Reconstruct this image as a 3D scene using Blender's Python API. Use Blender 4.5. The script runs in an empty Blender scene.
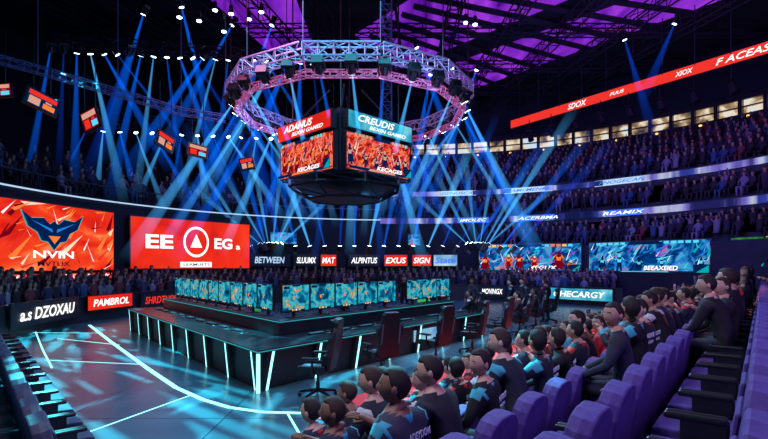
import bpy, math, random
import numpy as np
from mathutils import Vector, Matrix
random.seed(7); np.random.seed(7)
scn = bpy.context.scene
COL = scn.collection
try:
    scn.view_settings.view_transform = 'Standard'
except Exception: pass

# ------------------------------------------------------------------ materials
def nt(name):
    m = bpy.data.materials.new(name); m.use_nodes = True
    t = m.node_tree; t.nodes.clear()
    return m, t, t.nodes.new('ShaderNodeOutputMaterial')
def mat(name, col, rough=.5, metal=0., var=.25, scale=8., emis=None, es=0., bump=0.):
    m, t, o = nt(name)
    b = t.nodes.new('ShaderNodeBsdfPrincipled')
    tc = t.nodes.new('ShaderNodeTexCoord'); n = t.nodes.new('ShaderNodeTexNoise')
    n.inputs['Scale'].default_value = scale; n.inputs['Detail'].default_value = 4
    t.links.new(tc.outputs['Object'], n.inputs['Vector'])
    r = t.nodes.new('ShaderNodeValToRGB')
    r.color_ramp.elements[0].position = .3; r.color_ramp.elements[1].position = .7
    r.color_ramp.elements[0].color = [c*(1-var) for c in col]+[1]
    r.color_ramp.elements[1].color = [min(1, c*(1+var)) for c in col]+[1]
    t.links.new(n.outputs['Fac'], r.inputs['Fac']); t.links.new(r.outputs['Color'], b.inputs['Base Color'])
    b.inputs['Roughness'].default_value = rough; b.inputs['Metallic'].default_value = metal
    if emis: b.inputs['Emission Color'].default_value = (*emis, 1); b.inputs['Emission Strength'].default_value = es
    if bump:
        bp = t.nodes.new('ShaderNodeBump'); bp.inputs['Strength'].default_value = bump
        t.links.new(n.outputs['Fac'], bp.inputs['Height']); t.links.new(bp.outputs['Normal'], b.inputs['Normal'])
    t.links.new(b.outputs[0], o.inputs['Surface'])
    return m
def glow(name, col, s):
    m, t, o = nt(name); e = t.nodes.new('ShaderNodeEmission')
    e.inputs[0].default_value = (*col, 1); e.inputs[1].default_value = s
    t.links.new(e.outputs[0], o.inputs['Surface']); return m
def picture(name, stops, scale=1.5, s=1.2, dist=1.2, rnd=False, stretch=(1, 1, 1), seed=0):
    m, t, o = nt(name)
    tc = t.nodes.new('ShaderNodeTexCoord'); mp = t.nodes.new('ShaderNodeMapping')
    mp.inputs['Scale'].default_value = stretch; mp.inputs['Location'].default_value = (seed, seed*1.7, seed*.3)
    t.links.new(tc.outputs['Object'], mp.inputs['Vector'])
    n = t.nodes.new('ShaderNodeTexNoise'); n.inputs['Scale'].default_value = scale
    n.inputs['Detail'].default_value = 6; n.inputs['Distortion'].default_value = dist
    vec = mp.outputs[0]
    if rnd:
        oi = t.nodes.new('ShaderNodeObjectInfo'); ml = t.nodes.new('ShaderNodeMath'); ml.operation = 'MULTIPLY'
        ml.inputs[1].default_value = 37.; t.links.new(oi.outputs['Random'], ml.inputs[0])
        va = t.nodes.new('ShaderNodeVectorMath'); va.operation = 'ADD'
        t.links.new(vec, va.inputs[0]); t.links.new(ml.outputs[0], va.inputs[1]); vec = va.outputs[0]
    t.links.new(vec, n.inputs['Vector'])
    r = t.nodes.new('ShaderNodeValToRGB'); cr = r.color_ramp
    while len(cr.elements) < len(stops): cr.elements.new(.5)
    for e, (p, c) in zip(cr.elements, stops): e.position = p; e.color = (*c, 1)
    t.links.new(n.outputs['Fac'], r.inputs['Fac'])
    e = t.nodes.new('ShaderNodeEmission'); e.inputs[1].default_value = s
    t.links.new(r.outputs[0], e.inputs[0]); t.links.new(e.outputs[0], o.inputs['Surface'])
    return m
def beam_mat(name, col, k):
    m, t, o = nt(name)
    tc = t.nodes.new('ShaderNodeTexCoord'); sx = t.nodes.new('ShaderNodeSeparateXYZ')
    t.links.new(tc.outputs['Object'], sx.inputs[0])
    a = t.nodes.new('ShaderNodeMath'); a.operation = 'MULTIPLY_ADD'
    a.inputs[1].default_value = 1.; a.inputs[2].default_value = .10
    t.links.new(sx.outputs['Z'], a.inputs[0])
    b = t.nodes.new('ShaderNodeMath'); b.operation = 'SUBTRACT'; b.inputs[0].default_value = 1.; b.use_clamp = True
    t.links.new(sx.outputs['Z'], b.inputs[1])
    d = t.nodes.new('ShaderNodeMath'); d.operation = 'DIVIDE'
    t.links.new(b.outputs[0], d.inputs[0]); t.links.new(a.outputs[0], d.inputs[1])
    f = t.nodes.new('ShaderNodeMath'); f.operation = 'MULTIPLY'; f.inputs[1].default_value = k
    t.links.new(d.outputs[0], f.inputs[0])
    e = t.nodes.new('ShaderNodeEmission'); e.inputs[0].default_value = (*col, 1)
    t.links.new(f.outputs[0], e.inputs[1]); t.links.new(e.outputs[0], o.inputs['Volume'])
    return m

M_black = mat('black_plastic', (.010, .011, .016), .35)
M_dark = mat('dark_painted_panel', (.012, .016, .028), .45, var=.3, scale=3)
M_wall = mat('dark_arena_wall', (.006, .008, .02), .85, scale=1.)
M_conc = mat('stand_concrete', (.02, .022, .045), .85, scale=2., bump=.1)
M_roof = mat('roof_black', (.007, .008, .014), .9, scale=.6)
M_steel = mat('truss_steel', (.04, .045, .08), .4, .6)
M_ring = mat('ring_truss_glow_steel', (.42, .42, .58), .35, .5, emis=(.35, .2, .8), es=.12)  # faint purple emission carries the coloured light on the steel
M_ringr = mat('ring_truss_inner_glow_steel', (.55, .25, .4), .35, .4, emis=(.8, .08, .3), es=.22)  # red light on the lattice is put into its glow
M_pur_truss = mat('blue_truss', (.06, .1, .28), .4, .5, emis=(.05, .15, .8), es=.06)
M_cyan = glow('cyan_led', (.3, .95, 1.), 2.2)
M_teal = glow('teal_led', (.05, .65, .8), .6)
M_white = glow('white_lettering', (1, 1, 1), 1.3)
M_whiteblue = glow('white_blue_led', (.5, .72, 1), 1.0)
M_redled = glow('red_led', (1., .04, .03), .9)
M_lens = glow('lamp_lens', (.6, .8, 1.), 8.)
M_blue_led = glow('blue_led', (.05, .2, 1.), 1.0)
M_purple = picture('purple_glow_roof_panel', [(0.3, (.05, .0, .2)), (.5, (.22, .02, .6)), (.75, (.5, .06, .95))], .5, .85, 1., stretch=(1, .3, 1))  # purple light on the roof put into a glowing noise colour
M_redscreen = picture('red_screen', [(0.3, (.6, .01, .01)), (.5, (.85, .025, .012)), (.75, (1, .05, .02))], .5, 1.0, .5)
M_orange = picture('orange_screen', [(.25, (.35, .0, .0)), (.42, (.8, .02, .01)), (.55, (.95, .06, .015)), (.68, (1, .25, .08)), (.8, (.9, .7, .6))], .45, 1.0, 1.6, stretch=(.4, 1, 1.3))
M_redfig = picture('red_match_screen', [(.25, (.05, .01, .03)), (.40, (.4, .01, .01)), (.50, (.95, .05, .02)), (.58, (.85, .3, .2)), (.64, (.95, .08, .03)), (.72, (.15, .2, .4))], 4.5, .9, 1., rnd=True)
M_game = picture('game_map_screen', [(.30, (.0, .02, .06)), (.42, (.0, .12, .25)), (.5, (.02, .38, .55)), (.56, (.08, .55, .6)), (.61, (.05, .25, .2)), (.66, (.85, .3, .06)), (.71, (.15, .6, .85)), (.8, (.8, 1, 1))], 4.5, .95, .8, rnd=True)
M_blue_game = picture('blue_game_screen', [(.28, (.0, .01, .08)), (.42, (.0, .06, .3)), (.5, (.02, .2, .6)), (.57, (.05, .5, .8)), (.63, (.3, .1, .5)), (.69, (.9, .2, .1)), (.8, (.7, .95, 1))], 1.3, .85, 1.2, rnd=True)
M_green = picture('green_game_screen', [(.3, (.0, .05, .02)), (.5, (.05, .3, .08)), (.7, (.5, .8, .3))], 1., .6, 1.)
M_bannerblue = picture('white_blue_banner', [(.3, (.05, .2, .6)), (.5, (.3, .6, .85)), (.7, (.9, 1, 1))], .8, .85, .5)
M_tealban = picture('teal_banner', [(.3, (.0, .15, .35)), (.5, (.03, .4, .6)), (.7, (.2, .7, .85))], 1.2, .9, .5)
M_ribbon = picture('ribbon_board_led', [(.36, (.01, .015, .1)), (.44, (.05, .07, .5)), (.5, (.7, .75, 1)), (.56, (.25, .2, .8)), (.62, (.02, .02, .15))], .35, .7, 0., stretch=(1, 1, .1))
M_window = picture('lit_window_glass', [(.35, (.03, .03, .06)), (.46, (.4, .25, .12)), (.55, (1, .85, .65)), (.66, (.7, .85, 1))], .8, .85, .2)
M_warm = glow('warm_concourse_lamp', (1, .5, .15), 2.)
M_greenlit = mat('green_lit_fabric', (.1, .75, .15), .6, emis=(.1, .8, .1), es=.15)  # green light on the chairs put into fabric colour and emission
M_seat = mat('purple_seat_fabric', (.07, .035, .22), .75, scale=20, bump=.15)
M_seatdark = mat('dark_seat_fabric', (.035, .045, .10), .6, scale=20, bump=.15)
M_chair = mat('chair_leatherette', (.008, .009, .016), .35, scale=15)
M_chairacc = mat('chair_accent', (.06, .14, .2), .5)
M_carpet = mat('red_carpet', (.6, .04, .05), .8, scale=30, bump=.1)
PAL = {k: glow('screen_ink_'+k, c, 1.) for k, c in dict(red=(.85, .03, .02), darkred=(.18, .0, .01), orange=(1, .22, .04), cream=(1, .75, .55), white=(1, 1, 1), navy=(.0, .015, .08), blue=(.02, .2, .7), cyan=(.1, .7, .95), black=(.0, .0, .005), skin=(.7, .35, .25), teal=(.0, .4, .45), gold=(1, .6, .1), violet=(.3, .05, .6)).items()}

def floor_mat():
    m, t, o = nt('glossy_stage_floor')
    b = t.nodes.new('ShaderNodeBsdfPrincipled'); tc = t.nodes.new('ShaderNodeTexCoord')
    n = t.nodes.new('ShaderNodeTexNoise'); n.inputs['Scale'].default_value = .5; n.inputs['Detail'].default_value = 5
    t.links.new(tc.outputs['Object'], n.inputs['Vector'])
    r = t.nodes.new('ShaderNodeValToRGB')
    r.color_ramp.elements[0].position = .35; r.color_ramp.elements[0].color = (.03, .08, .11, 1)
    r.color_ramp.elements[1].position = .7; r.color_ramp.elements[1].color = (.07, .2, .26, 1)
    br = t.nodes.new('ShaderNodeTexBrick'); br.inputs['Scale'].default_value = .5; br.offset = 0
    br.inputs['Brick Width'].default_value = 1.2; br.inputs['Row Height'].default_value = 1.2
    br.inputs['Mortar Size'].default_value = .008; br.inputs['Color1'].default_value = (1, 1, 1, 1); br.inputs['Color2'].default_value = (.85, .85, .85, 1); br.inputs['Mortar'].default_value = (.4, .4, .4, 1)
    t.links.new(tc.outputs['Object'], br.inputs['Vector'])
    mx = t.nodes.new('ShaderNodeMix'); mx.data_type = 'RGBA'; mx.blend_type = 'MULTIPLY'; mx.inputs[0].default_value = 1
    t.links.new(n.outputs['Fac'], r.inputs['Fac']); t.links.new(r.outputs[0], mx.inputs[6]); t.links.new(br.outputs[0], mx.inputs[7])
    t.links.new(mx.outputs[2], b.inputs['Base Color']); b.inputs['Roughness'].default_value = .26
    t.links.new(b.outputs[0], o.inputs['Surface']); return m
M_floor = floor_mat()
def crowd_mat():
    m, t, o = nt('crowd_clothing')
    b = t.nodes.new('ShaderNodeBsdfPrincipled'); a = t.nodes.new('ShaderNodeAttribute'); a.attribute_name = 'col'
    t.links.new(a.outputs['Color'], b.inputs['Base Color']); b.inputs['Roughness'].default_value = .8
    t.links.new(b.outputs[0], o.inputs['Surface']); return m
M_crowd = crowd_mat()

# ------------------------------------------------------------------ mesh builder
class MB:
    def __init__(s): s.v = []; s.f = []; s.m = []
    def add(s, vs, fs, mi=0, M=None):
        k = len(s.v)
        s.v += [tuple((M @ Vector(v)) if M else v) for v in vs]
        s.f += [tuple(i+k for i in f) for f in fs]; s.m += [mi]*len(fs); return s
    def box(s, c, d, mi=0, rz=0., M=None):
        x, y, z = [a/2 for a in d]
        vs = [(-x, -y, -z), (x, -y, -z), (x, y, -z), (-x, y, -z), (-x, -y, z), (x, -y, z), (x, y, z), (-x, y, z)]
        fs = [(3, 2, 1, 0), (4, 5, 6, 7), (0, 1, 5, 4), (1, 2, 6, 5), (2, 3, 7, 6), (3, 0, 4, 7)]
        T = Matrix.Translation(c) @ Matrix.Rotation(rz, 4, 'Z')
        return s.add(vs, fs, mi, (M @ T) if M else T)
    def tube(s, p, q, r, mi=0, n=6, r2=None, M=None):
        p = Vector(p); q = Vector(q); r2 = r if r2 is None else r2
        d = q-p
        if d.length < 1e-6: return s
        Q = d.to_track_quat('Z', 'Y').to_matrix()
        vs = []
        for c, rr in ((p, r), (q, r2)):
            for i in range(n):
                a = 2*math.pi*i/n; vs.append(tuple(c+Q @ Vector((rr*math.cos(a), rr*math.sin(a), 0))))
        fs = [(i, (i+1) % n, n+(i+1) % n, n+i) for i in range(n)]+[tuple(range(n-1, -1, -1)), tuple(range(n, 2*n))]
        return s.add(vs, fs, mi, M)
    def prism(s, poly, z0, z1, mi=0, M=None, mitop=None):
        n = len(poly); vs = [(x, y, z0) for x, y in poly]+[(x, y, z1) for x, y in poly]
        s.add(vs, [(i, (i+1) % n, n+(i+1) % n, n+i) for i in range(n)]+[tuple(range(n-1, -1, -1))], mi, M)
        return s.add([(x, y, z1) for x, y in poly], [tuple(range(n))], mi if mitop is None else mitop, M)
    def loft(s, rings, mi=0, M=None, cap=True):
        n = len(rings[0]); vs = [p for r in rings for p in r]; fs = []
        for k in range(len(rings)-1):
            for i in range(n): fs.append((k*n+i, k*n+(i+1) % n, (k+1)*n+(i+1) % n, (k+1)*n+i))
        if cap: fs += [tuple(range(n-1, -1, -1)), tuple((len(rings)-1)*n+i for i in range(n))]
        return s.add(vs, fs, mi, M)
    def ell(s, c, r, mi=0, n=12, m=8, M=None):
        rings = []
        for j in range(m+1):
            ph = -math.pi/2+math.pi*j/m; cr = max(math.cos(ph), .02)
            rings.append([(c[0]+r[0]*cr*math.cos(2*math.pi*i/n), c[1]+r[1]*cr*math.sin(2*math.pi*i/n), c[2]+r[2]*math.sin(ph)) for i in range(n)])
        return s.loft(rings, mi, M)
    def mesh(s, name, mats, smooth=False):
        me = bpy.data.meshes.new(name); me.from_pydata(s.v, [], s.f)
        for m in mats: me.materials.append(m)
        me.polygons.foreach_set('material_index', s.m)
        if smooth: me.polygons.foreach_set('use_smooth', [True]*len(s.f))
        me.update(); return me
    def obj(s, name, mats, parent=None, loc=(0, 0, 0), rz=0., bevel=0., smooth=False):
        return place(s.mesh(name, mats, smooth), name, loc, rz, parent, bevel)
def place(me, name, loc=(0, 0, 0), rz=0., parent=None, bevel=0., M=None):
    o = bpy.data.objects.new(name, me); COL.objects.link(o)
    if M is not None: o.matrix_world = M
    else: o.location = loc; o.rotation_euler = (0, 0, rz)
    if parent is not None:
        o.parent = parent; o.matrix_parent_inverse = Matrix.Translation(parent.location).inverted()
    if bevel:
        b = o.modifiers.new('Bevel', 'BEVEL'); b.width = bevel; b.segments = 2; b.limit_method = 'ANGLE'
    return o
def root(name, loc=(0, 0, 0)):
    e = bpy.data.objects.new(name, None); e.empty_display_size = .3; COL.objects.link(e); e.location = loc; return e
def textmesh(s, h, w=None, shear=0., bold=0., nrm=.03):
    cu = bpy.data.curves.new('t', 'FONT'); cu.body = s; cu.size = 1; cu.shear = shear; cu.offset = bold; cu.extrude = .01
    cu.align_x = 'LEFT'; cu.resolution_u = 3
    o = bpy.data.objects.new('t', cu); COL.objects.link(o)
    dg = bpy.context.evaluated_depsgraph_get(); dg.update()
    me = bpy.data.meshes.new_from_object(o.evaluated_get(dg)); bpy.data.objects.remove(o)
    co = np.zeros(len(me.vertices)*3); me.vertices.foreach_get('co', co); co = co.reshape(-1, 3)
    mn = co.min(0); mx = co.max(0); k = h/(mx[1]-mn[1]); kx = k if w is None else w/(mx[0]-mn[0])
    co[:, 0] = (co[:, 0]-(mn[0]+mx[0])/2)*kx; co[:, 1] = (co[:, 1]-(mn[1]+mx[1])/2)*k
    new = np.stack([co[:, 0], -co[:, 2]*.3-nrm, co[:, 1]], 1)
    me.vertices.foreach_set('co', new.ravel()); me.materials.clear(); me.update()
    return me
def text(parent, s, c, h, th, m, w=None, name='lettering', shear=.0, bold=.0, nrm=.03):
    me = textmesh(s, h, w, shear, bold, nrm); me.materials.append(m)
    return place(me, name, c, th, parent)
def panel(name, L, R, z0, z1, m, thick=.15, rim=.08, own=None, frame=None):
    L = Vector(L); R = Vector(R); e = R-L; th = math.atan2(e.y, e.x); c = (L+R)/2; w = e.length; h = z1-z0
    cc = (c.x, c.y, (z0+z1)/2)
    p = own or root(name, cc)
    MB().box((0, thick/2+.01, 0), (w, thick, h)).obj('housing', [frame or M_black], p, cc, th)
    MB().add([(-w/2+rim, 0, -h/2+rim), (w/2-rim, 0, -h/2+rim), (w/2-rim, 0, h/2-rim), (-w/2+rim, 0, h/2-rim)], [(0, 1, 2, 3)]).obj('display', [m], p, cc, th)
    return p, cc, th
def offs(c, th, dx, dz, dn=0):
    return (c[0]+dx*math.cos(th)+dn*math.sin(th), c[1]+dx*math.sin(th)-dn*math.cos(th), c[2]+dz)
def figure(x, z, h, flip=1, pose=0):
    """generic armoured hero silhouette, list of (role, polygon)"""
    S = lambda pts: [(x+flip*a*h, z+b*h) for a, b in pts]
    return [('arm', S([(-.3, .1), (-.12, .78), (.12, .78), (.34, .05), (.1, .2), (0, .05), (-.12, .2)])),
         ('body', S([(-.16, 0), (-.05, 0), (.0, .3), (.07, 0), (.19, 0), (.13, .45), (.22, .72), (.1, .8), (-.1, .8), (-.22, .72), (-.12, .45)])),
         ('head', S([(-.06, .8), (.06, .8), (.08, .9), (.045, 1.0), (-.045, 1.0), (-.08, .9)])),
         ('light', S([(-.1, .5), (.1, .5), (.15, .74), (0, .66), (-.15, .74)])),
         ('light', S([(-.3, .66), (-.12, .84), (-.18, .62)])), ('light', S([(.3, .66), (.18, .62), (.12, .84)])),
         ('arm', S([(.16, .76), (.22, .7), (.42, .58+.2*pose), (.38, .66+.2*pose)])), ('arm', S([(-.16, .76), (-.32, .5), (-.28, .44), (-.12, .66)])),
         ('blade', S([(.36, .5+.2*pose), (.40, .5+.2*pose), (.60, 1.1), (.56, 1.08)]))]
def art(parent, c, th, w, h, bg, accent, body, light, nfig=3, seed=1, hud=True, shards=10, figh=.8, cape='violet'):
    R_ = random.Random(seed); keys = list(PAL.keys()); mb = MB(); lay = [0]
    def poly(pts, key):
        P = [(max(-w/2, min(w/2, a)), max(-h/2, min(h/2, b))) for a, b in pts]
        y = -.004-.0009*lay[0]; lay[0] += 1
        mb.add([(a, y, b) for a, b in P], [tuple(range(len(P)))], keys.index(key))
    for i in range(shards):
        x0 = R_.uniform(-w/2, w/2); z0 = R_.uniform(-h/2, h/2); s = R_.uniform(.05, .26)*h; a = R_.uniform(.1, 1.1)
        poly([(x0, z0), (x0+s*2.2*math.cos(a), z0+s*2.2*math.sin(a)), (x0+s*.35, z0-s*.2)], R_.choice(bg))
    for i in range(nfig):
        x0 = -w/2+w*(i+.5)/nfig+R_.uniform(-.06, .06)*w; fh = h*figh*R_.uniform(.55, 1.05)
        for role, pts in figure(x0, -h*.46+R_.uniform(0, .3)*h*(1-figh), fh, R_.choice((-1, 1)), R_.choice((0, 1))):
            poly(pts, {'body': body, 'head': light if i % 2 else body, 'light': accent, 'arm': cape if i % 2 else body, 'blade': 'white'}[role])
    for i in range(shards//3):
        x0 = R_.uniform(-w/2, w/2); z0 = R_.uniform(-h*.4, h*.35); s = R_.uniform(.04, .12)*h; a = R_.uniform(.1, 2.8)
        poly([(x0, z0), (x0+s*3*math.cos(a), z0+s*3*math.sin(a)), (x0+s*.3, z0-s*.2)], R_.choice([accent, 'white', body]))
    if hud:
        poly([(-w*.15, h*.40), (w*.15, h*.40), (w*.12, h*.5), (-w*.12, h*.5)], 'navy')
        for i in range(5):
            for s_ in (-1, 1): x0 = s_*(w*.18+i*w*.055); poly([(x0-w*.02, h*.41), (x0+w*.02, h*.41), (x0+w*.02, h*.49), (x0-w*.02, h*.49)], R_.choice([accent, light, 'cyan']))
        poly([(-w*.5, -h*.5), (w*.5, -h*.5), (w*.5, -h*.42), (-w*.5, -h*.42)], 'navy')
        poly([(-w*.22, -h*.49), (w*.22, -h*.49), (w*.19, -h*.43), (-w*.19, -h*.43)], accent)
        poly([(w*.38, -h*.5), (w*.5, -h*.5), (w*.5, -h*.22), (w*.38, -h*.22)], 'navy'); poly([(w*.39, -h*.48), (w*.49, -h*.48), (w*.49, -h*.24)], 'teal')
    mb.obj('screen_artwork', [PAL[k] for k in keys], parent, c, th)
def truss(mb, pts, w, mi=0, r=.03, step=None, closed=False):
    P = [Vector(p) for p in pts]; n = len(P); rng = range(n if closed else n-1); step = step or w*1.1
    for i in rng:
        a = P[i]; b = P[(i+1) % n]; d = (b-a); L = d.length; d.normalize()
        s = d.cross(Vector((0, 0, 1)))
        if s.length < .01: s = Vector((1, 0, 0))
        s.normalize(); u = s.cross(d).normalized()
        c = [s*w/2+u*w/2, -s*w/2+u*w/2, -s*w/2-u*w/2, s*w/2-u*w/2]
        for k in c: mb.tube(a+k, b+k, r, mi, 5)
        N = max(1, int(L/step))
        for j in range(N):
            p = a+d*L*j/N; q = a+d*L*(j+1)/N
            for k in range(4):
                A_, B_ = (c[k], c[(k+1) % 4]) if j % 2 else (c[(k+1) % 4], c[k])
                mb.tube(p+A_, q+B_, r*.6, mi, 4)
                mb.tube(p+c[k], p+c[(k+1) % 4], r*.6, mi, 4)

CX, CY = 1.5, 18.
def A(R, a): a = math.radians(a); return (CX+R*math.sin(a), CY+R*math.cos(a))
def arc(mb, R0, R1, z0, z1, a0, a1, mi=0, n=None):
    n = n or max(3, int(abs(a1-a0)/3)); rings = []
    for i in range(n+1):
        a = a0+(a1-a0)*i/n; p = A(R0, a); q = A(R1, a)
        rings.append([(*p, z0), (*q, z0), (*q, z1), (*p, z1)])
    mb.loft(rings, mi)

# ------------------------------------------------------------------ shell
def clip(poly, nx, ny, c):
    out = []
    for i in range(len(poly)):
        p = poly[i]; q = poly[(i+1) % len(poly)]; a = nx*p[0]+ny*p[1]-c; b = nx*q[0]+ny*q[1]-c
        if a <= 0: out.append(p)
        if a*b < 0: t = a/(a-b); out.append((p[0]+t*(q[0]-p[0]), p[1]+t*(q[1]-p[1])))
    return out
DR = Vector((.62, .785)); DR.normalize(); NR = Vector((DR.y, -DR.x))
MB().prism([A(30, -a) for a in range(0, 360, 5)], -.65, -.45).obj('floor', [M_conc])
st = clip([A(16.5, -a) for a in range(0, 360, 4)], NR.x, NR.y, -4.15)
MB().prism(st, -.449, 0).obj('stage_platform', [M_floor])
MB().prism([A(31, -a) for a in range(0, 360, 5)], 18., 18.3).obj('ceiling', [M_roof])
w = MB(); arc(w, 30, 30.4, -.65, 18, -180, 180, n=90); w.obj('wall_round', [M_wall])

s = MB(); arc(s, 18., 18.2, -.45, 3.6, -6, 84)
rowsA = [(18.3, 3.6), (18.95, 4.0)]; rowsB = [(19.6, 6.0), (20.3, 6.3)]; rowsC = [(21.3+.85*i, 8.15+.45*i) for i in range(8)]
for R, z in rowsA: arc(s, R-.15, R+.7, 3.2, z, -6, 84)
arc(s, 19.25, 19.6, 5.2, 6.0, -6, 84)
for R, z in rowsB: arc(s, R-.25, R+.75, 5.3, z, -6, 84)
arc(s, 20.9, 21.1, 7.5, 8.3, -6, 84)
for R, z in rowsC: arc(s, R-.3, R+.6, z-.7, z, -6, 84)
s.obj('grandstand', [M_conc])
b = MB(); arc(b, 19.12, 19.25, 5.5, 5.9, -6, 84); b.obj('ribbon_board', [M_ribbon])
b = MB(); arc(b, 20.78, 20.9, 7.85, 8.2, -6, 84); b.obj('ribbon_board', [M_ribbon])
for (R, z, items) in [(19.08, 5.7, [(16, 'IMOLEC', 2.), (30, 'ACERBMA', 2.8), (47, 'REAMIX', 2.6)]), (20.74, 8.02, [(12, 'GENUSCA', 2.4), (27, 'SAMEMENM', 3.), (45, 'PNOGECAN', 3.)])]:
    for a, tx, wd in items:
        p = A(R, a); rt = root('ribbon_board_advert', (*p, z))
        th = -math.radians(a)
        MB().box((0, .02, 0), (wd+.6, .04, .40)).obj('advert_panel', [M_blue_led if R < 20 else M_whiteblue], rt, (*p, z), th)
        text(rt, tx, (*p, z), .22, th, M_white if R < 20 else M_blue_led, wd, shear=.3, bold=.01)
wn = root('window_1', (*A(29, 40), 13.6)); g = MB(); f = MB(); lm = MB()
arc(g, 28.9, 29.0, 13.0, 14.0, -4, 84, n=44); g.obj('glazing', [M_window], wn)
for a in range(-4, 85, 3):
    p = A(28.8, a); f.box((*p, 13.6), (.25, .5, 1.3), 0, -math.radians(a))
    if a % 2 == 0: q = A(28.6, a+1); lm.ell((*q, 12.75), (.12, .12, .08), 0, 8, 4)
arc(f, 28.7, 29., 12.8, 13.0, -4, 84); arc(f, 28.7, 29., 14.0, 14.5, -4, 84); arc(f, 28.7, 28.9, 13.46, 13.54, -4, 84)
f.obj('mullions', [M_black], wn); lm.obj('concourse_lamps', [M_warm], wn)
s = MB(); arc(s, 28.6, 29.4, 14.4, 17.95, -10, 90); arc(s, 28.7, 29.4, 10.5, 12.8, -10, 90); s.obj('wall_upper', [M_wall])
L = Vector((10.6, 40.2)); R = Vector((23.5, 22.0))
p, c, th = panel('hanging_ribbon_banner', L, R, 13.72, 14.4, M_redled, .2, .02)
for dx, tx, wd, h in [(-5, 'SDOX', 1.5, .4), (-2, 'FUUS', 1., .22), (2.2, 'XIOX', 1., .3), (5.2, 'F ACEAS', 2.6, .38)]:
    text(p, tx, offs(c, th, dx, 0), h, th, M_white, wd, shear=.3, bold=.01)
tb = MB()
for k in range(12):
    q = L+(R-L)*(k+.5)/12; tb.tube((q.x, q.y, 14.3), (q.x, q.y, 18), .03, 0, 5)
tb.obj('hanging_cables', [M_steel], p)

s = MB(); arc(s, 17.0, 17.8, 5.35, 5.6, -115, -6); arc(s, 17.6, 17.8, -.4, 5.4, -115, -6)
for i in range(6): arc(s, 18.5+1.0*i, 19.6+1.0*i, 5.2+.5*i, 5.9+.5*i, -115, -6)
s.obj('balcony', [M_wall])
s = MB(); arc(s, 16.93, 17.0, 5.54, 5.6, -115, -6); s.obj('balcony_led_edge', [M_whiteblue])
s = MB(); arc(s, 17.3, 17.42, 6.35, 6.40, -115, -6)
for a in range(-114, -6, 3): q = A(17.35, a); s.tube((*q, 5.6), (*q, 6.38), .02, 0, 5)
s.obj('balcony_railing', [M_steel])

# ------------------------------------------------------------------ left big screens
L, R = (-15.4, 16.4), (-13.7, 24.4)
p, c, th = panel('led_screen', L, R, 2.0, 5.0, M_orange, .25, .06)
art(p, c, th, 8.0, 2.86, ['red', 'orange', 'darkred', 'cream', 'red', 'orange'], 'orange', 'darkred', 'cream', 0, 5, False, 60)
def polyobj(parent, pts, m, c, th, name='emblem', s=1.):
    MB().add([(x*s, 0, z*s) for x, z in pts], [tuple(range(len(pts)))]).obj(name, [m], parent, c, th)
wing = [(-1.5, .75), (-1.05, .45), (-.5, .5), (-.2, .25), (0, .4), (.2, .25), (.5, .5), (1.05, .45), (1.5, .75), (1.2, .1), (.8, -.1), (.6, -.45), (.3, -.5), (0, -.85), (-.3, -.5), (-.6, -.45), (-.8, -.1), (-1.2, .1)]
polyobj(p, wing, PAL['teal'], offs(c, th, .5, .3, .10), th, 'emblem_outline', 1.05)
polyobj(p, wing, PAL['navy'], offs(c, th, .5, .3, .12), th, 'emblem')
polyobj(p, [(-1.1, .38), (-.12, .05), (-.1, -.1)], PAL['blue'], offs(c, th, .5, .3, .14), th, 'emblem_detail'); polyobj(p, [(1.1, .38), (.1, -.1), (.12, .05)], PAL['blue'], offs(c, th, .5, .3, .14), th, 'emblem_detail')
polyobj(p, [(-.3, -.25), (.3, -.25), (0, -.6)], PAL['orange'], offs(c, th, .5, .3, .14), th, 'emblem_detail')
text(p, 'NVIN', offs(c, th, .5, -.75, .1), .32, th, M_white, 2.0, bold=.02)
text(p, 'MVTUX', offs(c, th, .5, -1.15, .1), .2, th, M_black, 1.6, bold=.01)
p2, c2, th2 = panel('led_screen_ticker', (-15.4, 16.3), (-13.75, 24.3), 1.62, 1.95, M_redled, .2, .03)
for dx, tx in [(-1.5, 'SUBE'), (1.2, 'UMXTRUK'), (3.2, 'ROUM')]: text(p2, tx, offs(c2, th2, dx, 0), .18, th2, M_white, 1.5, shear=.3)
L, R = (-13.2, 24.9), (-8.5, 30.5)
p, c, th = panel('led_screen', L, R, 2.05, 4.9, M_redscreen, .25, .06)
text(p, 'EE', offs(c, th, -2.1, .1), .75, th, M_white, 1.5, bold=.03)
text(p, 'EG', offs(c, th, 1.75, .1), .65, th, M_white, 1.2, bold=.03)
text(p, 'a', offs(c, th, 2.75, -.1), .25, th, M_white, .3, bold=.02)
d = MB()
def ringpoly(mb, o, i, M=None):
    n = len(o); mb.add([(x, 0, z) for x, z in o]+[(x, 0, z) for x, z in i], [(k, (k+1) % n, n+(k+1) % n, n+k) for k in range(n)], 0, M)
o_ = [(math.cos(a*math.pi/16)*.78, math.sin(a*math.pi/16)*.88) for a in range(32)]
ringpoly(d, o_, [(x*.84, z*.84) for x, z in o_]); d.add([(-.36, 0, -.32), (.36, 0, -.32), (0, 0, .45)], [(0, 1, 2)])
d.obj('round_mark', [M_white], p, offs(c, th, 0, .15, .05), th)
MB().box((0, 0, 0), (1.9, .04, .3)).obj('sponsor_strip', [M_white], p, offs(c, th, 0, -1.15, .05), th)
text(p, 'LEAMUETS', offs(c, th, 0, -1.15, .08), .16, th, M_black, 1.6, bold=.01)

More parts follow.
